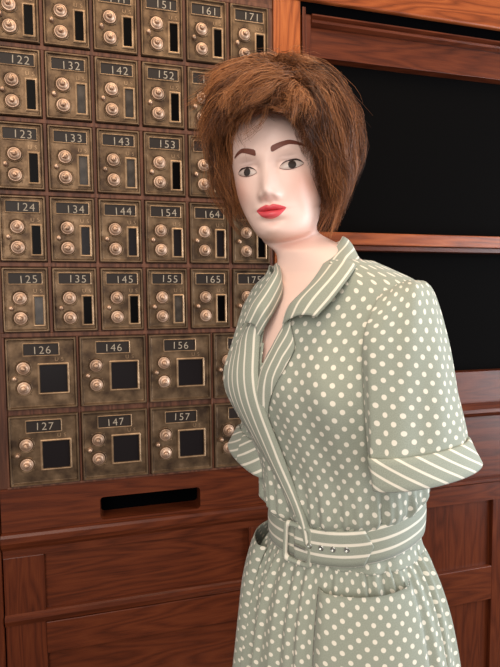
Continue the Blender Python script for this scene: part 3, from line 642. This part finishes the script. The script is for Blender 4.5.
# nothing may sink into the face or scalp
dq = (HQ-SCN)/(SRD*1.0); rq = np.linalg.norm(dq, axis=-1, keepdims=True); HQ = np.where((rq < 1.03) & (HQ[..., 2:3] > .02), SCN+SRD*dq/rq*1.03, HQ)
HP = np.concatenate([HP, HQ]); base_tone = np.concatenate([.26+.20*tone_c[cl], .50+.26*TQ]); rmul = np.concatenate([np.ones(N), RQ]); N = len(HP)
HL = h2l(HP)
tg = np.gradient(HL, axis=1); tg /= np.linalg.norm(tg, axis=-1, keepdims=True)+1e-9
rf = rng.normal(0, 1, (N, 1, 3)); e1 = np.cross(tg, rf); e1 /= np.linalg.norm(e1, axis=-1, keepdims=True)+1e-9; e2 = np.cross(tg, e1)
rad = (.00042*(1-.75*T**2.2)*(rng.uniform(.7, 1.3, N)*rmul)[:, None])[..., None]
V = np.stack([HL+rad*(math.cos(a)*e1+math.sin(a)*e2) for a in (0, 2*PI/3, 4*PI/3)], 2)       # N, NPT, 3, 3
base_i = (np.arange(N)*NPT*3)[:, None, None]+(np.arange(NPT-1)*3)[None, :, None]
q3 = np.array([[0, 1], [1, 2], [2, 0]])
F = np.stack([base_i+q3[None, None, :, 0], base_i+q3[None, None, :, 1], base_i+q3[None, None, :, 1]+3, base_i+q3[None, None, :, 0]+3], -1).reshape(-1, 4)
tn = np.clip(base_tone+rng.normal(0, .18, N), 0, 1)[:, None]
stops = np.array([[.055, .019, .008], [.215, .078, .029], [.48, .195, .073]])
ct = np.where(tn[..., None] < .5, stops[0]+(stops[1]-stops[0])*tn[..., None]*2, stops[1]+(stops[2]-stops[1])*(tn[..., None]*2-1))
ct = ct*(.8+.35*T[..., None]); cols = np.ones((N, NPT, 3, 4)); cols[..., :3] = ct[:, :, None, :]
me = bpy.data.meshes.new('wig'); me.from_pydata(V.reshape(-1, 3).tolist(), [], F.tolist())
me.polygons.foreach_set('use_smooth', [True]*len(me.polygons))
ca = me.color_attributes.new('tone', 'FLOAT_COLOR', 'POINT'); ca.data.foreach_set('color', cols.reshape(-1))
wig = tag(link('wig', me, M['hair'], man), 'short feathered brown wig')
cp = np.linspace(.01, 1, 30)[:, None]; ca_ = np.linspace(-PI, PI, 64, endpoint=False)[None]
lim_p = np.interp(np.abs(ca_), [0, .6, 1.0, 1.35, PI], [.93, .98, 1.3, 2.0, 2.4])
capP = SCN+SRD*1.045*dirs(cp*lim_p, ca_+0*cp)
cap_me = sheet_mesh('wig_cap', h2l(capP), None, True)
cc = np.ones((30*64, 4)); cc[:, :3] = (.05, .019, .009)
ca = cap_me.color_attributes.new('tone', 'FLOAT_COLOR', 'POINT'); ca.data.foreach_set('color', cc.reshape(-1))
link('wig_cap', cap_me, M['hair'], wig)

# --- dress
def res(pts, n):
    pts = np.asarray(pts, float); d = np.r_[0, np.cumsum(np.linalg.norm(np.diff(pts, axis=0), axis=1))]; s = np.interp(np.linspace(0, d[-1], n), d, np.arange(len(pts)))
    return catmull(pts, s), d[-1]
def uvgrid(P):
    """u along the first row direction, v across, both in metres"""
    du = np.r_[0, np.cumsum(np.linalg.norm(np.diff(P.mean(0), axis=0), axis=1))]
    dv_ = np.r_[0, np.cumsum(np.linalg.norm(np.diff(P, axis=0), axis=2).mean(1))]
    U = np.zeros(P.shape[:2]+(2,)); U[..., 0] = du[None]; U[..., 1] = dv_[:, None]; return U
def fold(th, ks, seed):
    r = np.random.default_rng(seed); o = 0
    for k_, a_ in ks: o = o+a_*np.sin(k_*th+r.uniform(0, 6.28)+.5*np.sin(3*th+r.uniform(0, 6.28)))
    return o
# bodice
VR = np.array([(1.262, -.055), (1.284, -.050), (1.338, -.072), (1.384, -.098), (1.400, -.088), (1.420, -.068), (1.440, -.10), (1.460, -.25), (1.478, -.8)])
VL = np.array([(1.262, -.050), (1.328, -.060), (1.336, -.030), (1.378, .066), (1.412, .145), (1.436, .33), (1.456, .50), (1.478, .75)])
nth, nzz = 260, 170
TH = np.linspace(-PI, PI, nth, endpoint=False); ZB = np.linspace(1.062, 1.476, nzz)
tg_, zg_ = np.meshgrid(TH, ZB)
gz = np.clip((1.185-zg_)/.07, 0, 1)*np.clip((zg_-(1.1000+.0145*np.sin(tg_)+.0125*(1-np.cos(tg_))))/.018, 0, 1)
of = .007+gz*(.0095+.0050*fold(tg_, [(34, .6), (47, .5), (21, .5)], 3))
of = of+.0022*fold(tg_+zg_*1.5, [(11, .6), (17, .4)], 5)*np.clip((1.42-zg_)/.1, 0, 1)
BPt = torso(tg_, zg_, of)
UVb = np.zeros((nzz, nth+1, 2)); arc = np.r_[0, np.cumsum(np.linalg.norm(np.diff(torso(np.linspace(-PI, PI, nth+1), 1.30, .01, .6), axis=0), axis=1))]; UVb[..., 0] = arc[None]; UVb[..., 1] = ZB[:, None]
zc_ = (ZB[:-1]+ZB[1:])/2; tc_ = TH+PI/nth
keep = ~((tc_[None] > np.interp(zc_, VR[:, 0], VR[:, 1])[:, None]) & (tc_[None] < np.interp(zc_, VL[:, 0], VL[:, 1])[:, None]) & (zc_[:, None] > 1.335))
bod = solid(link('bodice', sheet_mesh('bodice', BPt, UVb, True, keep), M['dots'], man), .0014)
bod['label'] = 'sage green wrap bodice with cream polka dots'
def strip(name, inner, outer, n, m, parent, mat, offs, roll=.004, vflip=False):
    """a lapel laid on the torso: inner and outer edges as (theta, z), offs the lift over the form"""
    a, la = res(inner, n); b, lb = res(outer, n)
    v = np.linspace(0, 1, m)[:, None]
    th = a[None, :, 0]*(1-v)+b[None, :, 0]*v; z = a[None, :, 1]*(1-v)+b[None, :, 1]*v
    of = offs+roll*np.sin(PI*np.clip(v*1.15, 0, 1))-.003*(1-np.clip(v*8, 0, 1))
    P = torso(th, z, of+0*th)
    U = uvgrid(P); w_ = np.linalg.norm(P[-1]-P[0], axis=1)
    U[..., 1] = (v*w_[None]) if not vflip else v*w_.max()
    o = link(name, sheet_mesh(name, P, U), mat, parent); solid(o, .0016, 0); return o
RIN = [(-.050, 1.424), (-.079, 1.400), (-.096, 1.384), (-.070, 1.338), (-.044, 1.284), (-.009, 1.230), (.052, 1.162), (.150, 1.112), (.18, 1.088)]
ROUT = [(-.262, 1.381), (-.349, 1.366), (-.425, 1.346), (-.440, 1.324), (-.440, 1.302), (-.412, 1.276), (-.349, 1.234), (-.253, 1.206), (-.113, 1.164), (-.010, 1.120), (.04, 1.088)]
LIN = [(.145, 1.413), (.061, 1.378), (-.035, 1.336), (-.09, 1.30), (-.15, 1.27)]
LOUT = [(.150, 1.385), (.240, 1.361), (.190, 1.336), (.098, 1.310), (.015, 1.285), (-.06, 1.25)]
strip('lapel', LIN, LOUT, 60, 10, bod, M['stripe'], .0105)['label'] = 'striped lapel tucked under the other'
strip('lapel', RIN, ROUT, 90, 12, bod, M['stripe'], .0150)['label'] = 'striped lapel crossing over to the buckle'
# collar: roll line round the neck and fall edge on the shoulders
ncx, ncy = -.062, .006
def polar(ps): return [(ncx+r*math.sin(math.radians(p)), ncy-r*math.cos(math.radians(p)), z) for p, r, z in ps]
LROLL = [tuple(torso(.115, 1.389, .019)), (-.002, -.0925, 1.413), (.013, -.073, 1.438), (.008, -.045, 1.458), (.000, -.018, 1.478), (-.006, .015, 1.500), (-.016, .042, 1.517), (-.036, .066, 1.516), (-.062, .074, 1.512)]
LFALL = [(.050, -.096, 1.399), (.053, -.092, 1.405), (.062, -.081, 1.420), (.068, -.062, 1.442), (.060, -.030, 1.462), (.042, .000, 1.472), (.026, .028, 1.479), (-.006, .060, 1.480), (-.062, .092, 1.480)]
RROLL = [tuple(torso(-.105, 1.384, .021)), (-.041, -.103, 1.404), (-.040, -.087, 1.423), (-.044, -.066, 1.449), (-.070, -.040, 1.468), (-.100, -.010, 1.480), (-.112, .025, 1.492), (-.095, .060, 1.506), (-.062, .074, 1.512)]
RFALL = [(-.089, -.103, 1.381), (-.087, -.099, 1.392), (-.083, -.090, 1.413), (-.070, -.077, 1.437), (-.068, -.056, 1.459), (-.100, -.022, 1.464), (-.128, .020, 1.468), (-.110, .070, 1.476), (-.066, .093, 1.480)]
roll, _ = res(LROLL+RROLL[::-1][1:], 110); fall, _ = res(LFALL+RFALL[::-1], 110)
v = np.linspace(0, 1, 10)[:, None, None]
P = roll[None]*(1-v)+fall[None]*v; P[..., 2] += .007*np.sin(PI*v[..., 0]); cxy = P[..., :2]-np.array([ncx, ncy]); P[..., :2] += .004*np.sin(PI*v)*cxy/np.linalg.norm(cxy, axis=-1, keepdims=True)
inn = roll[None]+np.array([0, 0, -.02])*(np.linspace(1, 0, 4)[:, None, None])*1.0
dcen = inn[..., :2]-np.array([ncx, ncy]); inn[..., :2] -= .004*dcen/np.linalg.norm(dcen, axis=-1, keepdims=True)*np.linspace(1, 0, 4)[:, None, None]
P = np.concatenate([inn[:-1], P]); U = uvgrid(P)
o = solid(link('collar', sheet_mesh('collar', P, U), M['stripe'], bod), .0016, 0); o['label'] = 'striped notched collar'
# sleeves
FBR = [((-.0952, -.0041, 1.4371), (-.1500, -.0004, 1.4280)), ((-.0856, -.0145, 1.3739), (-.1640, -.0108, 1.3535)), ((-.0805, -.0314, 1.2967), (-.1735, -.0186, 1.2846)), ((-.0841, -.0503, 1.2203), (-.1753, -.0242, 1.2246)), ((-.0854, -.0622, 1.1959), (-.1769, -.0276, 1.2074))]
CBR = [((-.0857, -.0618, 1.1986), (-.1796, -.0275, 1.2087)), ((-.0851, -.0645, 1.1946), (-.1838, -.0296, 1.2048)), ((-.0853, -.0667, 1.1732), (-.1899, -.0348, 1.1905)), ((-.0842, -.0679, 1.1486), (-.1966, -.0408, 1.1745))]
def sleeve(sd):
    scx = -.036
    n = 72; a = np.linspace(-PI, PI, n, endpoint=False)          # 0 = outward, + = to the front
    # keys: centre, long axis (front-back) vector, short axis (outward) vector
    if sd > 0:
        FB = [((.105, -.028, 1.432), (.108, .042, 1.440)), ((.1128, -.0600, 1.4120), (.122, .0460, 1.428)), ((.1127, -.0814, 1.3722), (.143, .0506, 1.3650)), ((.1195, -.0885, 1.3136), (.1581, .0555, 1.2977)), ((.1267, -.0921, 1.2556), (.170, .058, 1.2485)), ((.1304, -.0933, 1.2290), (.1726, .0584, 1.2340))]
        CB = [((.1310, -.0950, 1.2310), (.1728, .0570, 1.2380)), ((.1323, -.1000, 1.2360), (.1748, .0585, 1.2405)), ((.1366, -.1000, 1.2180), (.1812, .0614, 1.2250)), ((.1389, -.0993, 1.2000), (.1880, .0672, 1.2085)), ((.1370, -.0960, 1.2030), (.1850, .0640, 1.2105))]
        TK_ = [.014, .026, .032, .031, .028, .026]; TC = [.026, .0285, .029, .029, .027]; UPZ = [.008, .012, .004, 0, 0, 0]
    else:
        FB = FBR; CB = CBR; TK_ = [.012, .012, .012, .012, .012]; TC = [.012, .014, .015, .014]; UPZ = [.01, .01, 0, 0, 0]
    def keys(fb, th):
        o = []
        for i, ((f0, f1, f2), (b0, b1, b2)) in enumerate(fb):
            f = np.array((f0, f1, f2)); b = np.array((b0, b1, b2)); L = (f-b)/2; h = np.array([-L[1], L[0], 0]); h /= np.linalg.norm(h)
            o.append((tuple((f+b)/2), tuple(L), tuple(h*th[i])))
        return o
    K = keys(FB, TK_)
    K = [(c_, L_, (s_[0], s_[1], UPZ[i])) for i, (c_, L_, s_) in enumerate(K)]; C2 = keys(CB, TC)
    def tube(K, m, name, mat, parent, wr):
        KK = np.array(K).reshape(len(K), 9); k = catmull(KK, np.linspace(0, len(K)-1, m))
        c, L, Sx = k[:, None, 0:3], k[:, None, 3:6], k[:, None, 6:9]
        ca, sa = np.cos(a)[None, :, None], np.sin(a)[None, :, None]
        P = c+L*np.sign(sa)*np.abs(sa)**.95+Sx*np.sign(ca)*np.abs(ca)**1.25
        if wr:
            d = P-c; d /= np.linalg.norm(d, axis=-1, keepdims=True); P = P+d*(.0016*np.sin(5*a+np.linspace(0, 4, m)[:, None])+.0012*np.sin(9*a+1-np.linspace(0, 7, m)[:, None]))[..., None]
        per = np.linalg.norm(np.diff(P, axis=1), axis=2).sum(1).max()
        U = np.zeros((m, n+1, 2)); hgt = np.r_[0, np.cumsum(np.linalg.norm(np.diff(P.mean(1), axis=0), axis=1))]
        mid = np.concatenate([P[m//2], P[m//2][:1]]); U[..., 0] = np.r_[0, np.cumsum(np.linalg.norm(np.diff(mid, axis=0), axis=1))][None]; U[..., 1] = -hgt[:, None]*1.08
        if mat is M['stripe_cuff']:                              # bias-cut band
            uu, vv = U[..., 0].copy(), U[..., 1].copy(); U[..., 1] = uu*.56-vv*.83*sd if sd > 0 else uu*.56+vv*.83; U[..., 0] = uu
        o = link(name, sheet_mesh(name, P, U, True), mat, parent); solid(o, .0014, 0); return o
    s = tube(K, 46, 'sleeve', M['dots'], man, True)
    cf = tube(C2, 12, 'cuff', M['stripe_cuff'], s, False)
    s['label'] = 'polka-dot sleeve on her left, hanging empty' if sd > 0 else 'polka-dot sleeve on her right, behind the bodice'
    cf['label'] = 'turned-up striped cuff'
sleeve(1); sleeve(-1)
# skirt
SKK = np.array([[1.11, .002, .018, .106, .089, .091], [1.085, .004, .019, .107, .090, .090], [1.062, .005, .019, .114, .097, .097], [1.03, .006, .018, .131, .111, .111], [0.98, .007, .017, .147, .125, .125], [0.92, .009, .016, .157, .135, .135], [0.85, .010, .014, .166, .142, .144],
                [0.70, .012, .014, .188, .160, .165], [0.42, .012, .014, .225, .200, .205]])
_zs2 = np.linspace(0, len(SKK)-1, 1000); _z2 = catmull(SKK, _zs2)[:, 0]
def skirt(th, z, off=0.0):
    th, z, off = np.broadcast_arrays(np.asarray(th, float), np.asarray(z, float), np.asarray(off, float))
    k = catmull(SKK, np.interp(-z, -_z2, _zs2)); s, c = np.sin(th), np.cos(th)
    S = np.sign(s)*np.abs(s)**.92; Cc = np.sign(c)*np.abs(c)**.92; b = np.where(c > 0, k[..., 4], k[..., 5])
    return np.stack([k[..., 1]+(k[..., 3]+off)*S, k[..., 2]-(b+off)*Cc, z], -1)
nth, nzz = 420, 160
TH = np.linspace(-PI, PI, nth, endpoint=False); ZB = np.linspace(.42, 1.098, nzz); tg_, zg_ = np.meshgrid(TH, ZB)
d_ = np.clip((1.066+.0145*np.sin(tg_)+.0125*(1-np.cos(tg_))-zg_)/.045, 0, 1); d2 = np.clip((1.06-zg_)/.30, 0, 1)
flat_ = 1-.75*np.clip(1-np.abs((tg_-.85)/.75)**4, 0, 1)*np.clip((1.05-zg_)/.03, 0, 1)         # calmer under the patch pocket
of = (.0040*fold(tg_, [(38, .7), (53, .5), (29, .5)], 8)*d_*(1-.5*d2)+.0125*fold(tg_, [(17, .6), (23, .5), (11, .4)], 9)*d2*(1+.6*np.exp(-((tg_-1.9)/.5)**2)))*flat_
UVs = np.zeros((nzz, nth+1, 2)); arcs = np.r_[0, np.cumsum(np.linalg.norm(np.diff(skirt(np.linspace(-PI, PI, nth+1), .80), axis=0), axis=1))]*1.04; UVs[..., 0] = arcs[None]; UVs[..., 1] = ZB[:, None]*1.20
sk_ = solid(link('skirt', sheet_mesh('skirt', skirt(tg_, zg_, of), UVs, True), M['dots'], man), .0014); sk_['label'] = 'gathered polka-dot skirt'
# patch pockets, mouths gaping a little
def pocket(t0, t1, z0, z1, gape, label, rise=0.0):
    n, m = 40, 40; uu, vv = np.meshgrid(np.linspace(0, 1, n), np.linspace(0, 1, m))
    th = t0+(t1-t0)*uu; z = z1+rise*uu+(z0-z1)*vv
    of = .013+gape*np.sin(PI*uu)**.8*(1-vv)**2.2-.009*(np.clip(1-np.minimum(uu, 1-uu)*14, 0, 1))
    P = skirt(th, z, of); U = np.zeros((m, n, 2)); U[..., 0] = th*.152; U[..., 1] = z*1.22
    o = solid(link('pocket', sheet_mesh('pocket', P, U), M['dots'], sk_), .0016, 0); o['label'] = label
pocket(.288, 1.40, .80, 1.040, .004, 'patch pocket at her left hip', .012)
pocket(-1.75, -.60, .80, 1.046, .009, 'patch pocket at her right hip, mouth gaping')
# belt
def BT(t_): return .0055+.0145*np.sin(t_)+.0125*(1-np.cos(t_))
def beltpt(th, zz, off): return torso(th, 1.08, off)*np.array([1, 1, 0])+np.stack([0*zz, 0*zz, zz], -1)
n, m = 220, 7; thb = np.linspace(-PI, PI, n, endpoint=False); zb_ = np.linspace(-.0245, .0245, m)[:, None]
tilt = BT(thb)[None]
P = beltpt(thb[None]+0*zb_, 1.081+tilt+zb_, .0120+.002*np.cos(zb_/.026*1.3))
U = np.zeros((m, n+1, 2)); U[..., 0] = np.linspace(0, .72, n+1)[None]; U[..., 1] = zb_
belt = solid(link('belt', sheet_mesh('belt', P, U, True), M['stripe_belt'], man), .002, 0); belt['label'] = 'striped fabric belt'
# free end lying over the belt, with a pointed tip
tt_ = np.linspace(-.02, .92, 50); vv = np.linspace(-1, 1, m)[:, None]
hw = .0240*np.clip((.92-tt_)/.11, .02, 1)[None]
sk2 = np.where(tt_ > .81, (tt_-.81)*.04, 0)[None]
P = beltpt(tt_[None]+0*vv, 1.081+BT(tt_)[None]+vv*hw, .0170+.001*np.cos(vv)+0*tt_[None])
U = np.zeros(P.shape[:2]+(2,)); U[..., 0] = tt_[None]*.11; U[..., 1] = vv*hw
solid(link('belt_end', sheet_mesh('belt_end', P, U), M['stripe_belt'], belt), .002, 0)
for te in (.16, .30, .44, .60):
    p = beltpt(np.array(te), np.array(1.081+float(BT(te))), .0190); ang = te
    mb = MB().lathe([(.0022, .0004), (.0024, .0012), (.0034, .0014), (.0040, .0006), (.0040, 0)][::-1], (0, 0, 0), 14); o = mb.build('eyelet', M['steel'], belt, True); o.location = p; o.rotation_euler = (0, 0, ang*.9)
# buckle: cloth-covered frame with a prong
bk = MB(); bw, bh, bt = .0225, .0290, .0062
def brr(ins, y): return rrect(-bw+ins, bw-ins, -bh+ins, bh-ins, .006, y, 5)
bk.rings([brr(0, 0), brr(.0004, -.0035), brr(.0020, -.0052), brr(.0042, -.0052), brr(bt, -.0035), brr(bt, 0)], cap=False)
o = bk.build('buckle', M['stripe_belt'], belt, True); o['label'] = 'cloth-covered rectangular buckle'
bme = o.data; l = bme.uv_layers.new(name='cloth')
for lp_ in bme.loops: vco = bme.vertices[lp_.vertex_index].co; l.data[lp_.index].uv = (vco.z, vco.x*.8+.002)
p = beltpt(np.array(.02), np.array(1.085), .0185); o.location = p; o.rotation_euler = (0, math.radians(3), .25)
pr = MB().box(-.002, .019, -.0068, -.0048, -.0013, .0013, .0005).build('prong', M['steel'], belt); pr.location = p
# stand
st = MB().lathe([(.010, 0), (.010, .62)], (0, 0, 0), 16); st.v = [(x+.012, z+.014, -y+.03) for x, y, z in st.v]
stand = st.build('stand_pole', M['steel'], man, True)
bs = MB().lathe([(.16, 0), (.16, .008), (.145, .014), (.02, .018), (.014, .05)], (0, 0, 0), 40); bs.v = [(x+.012, z+.014, -y) for x, y, z in bs.v]
bs.build('stand_base', M['steel'], man, True)
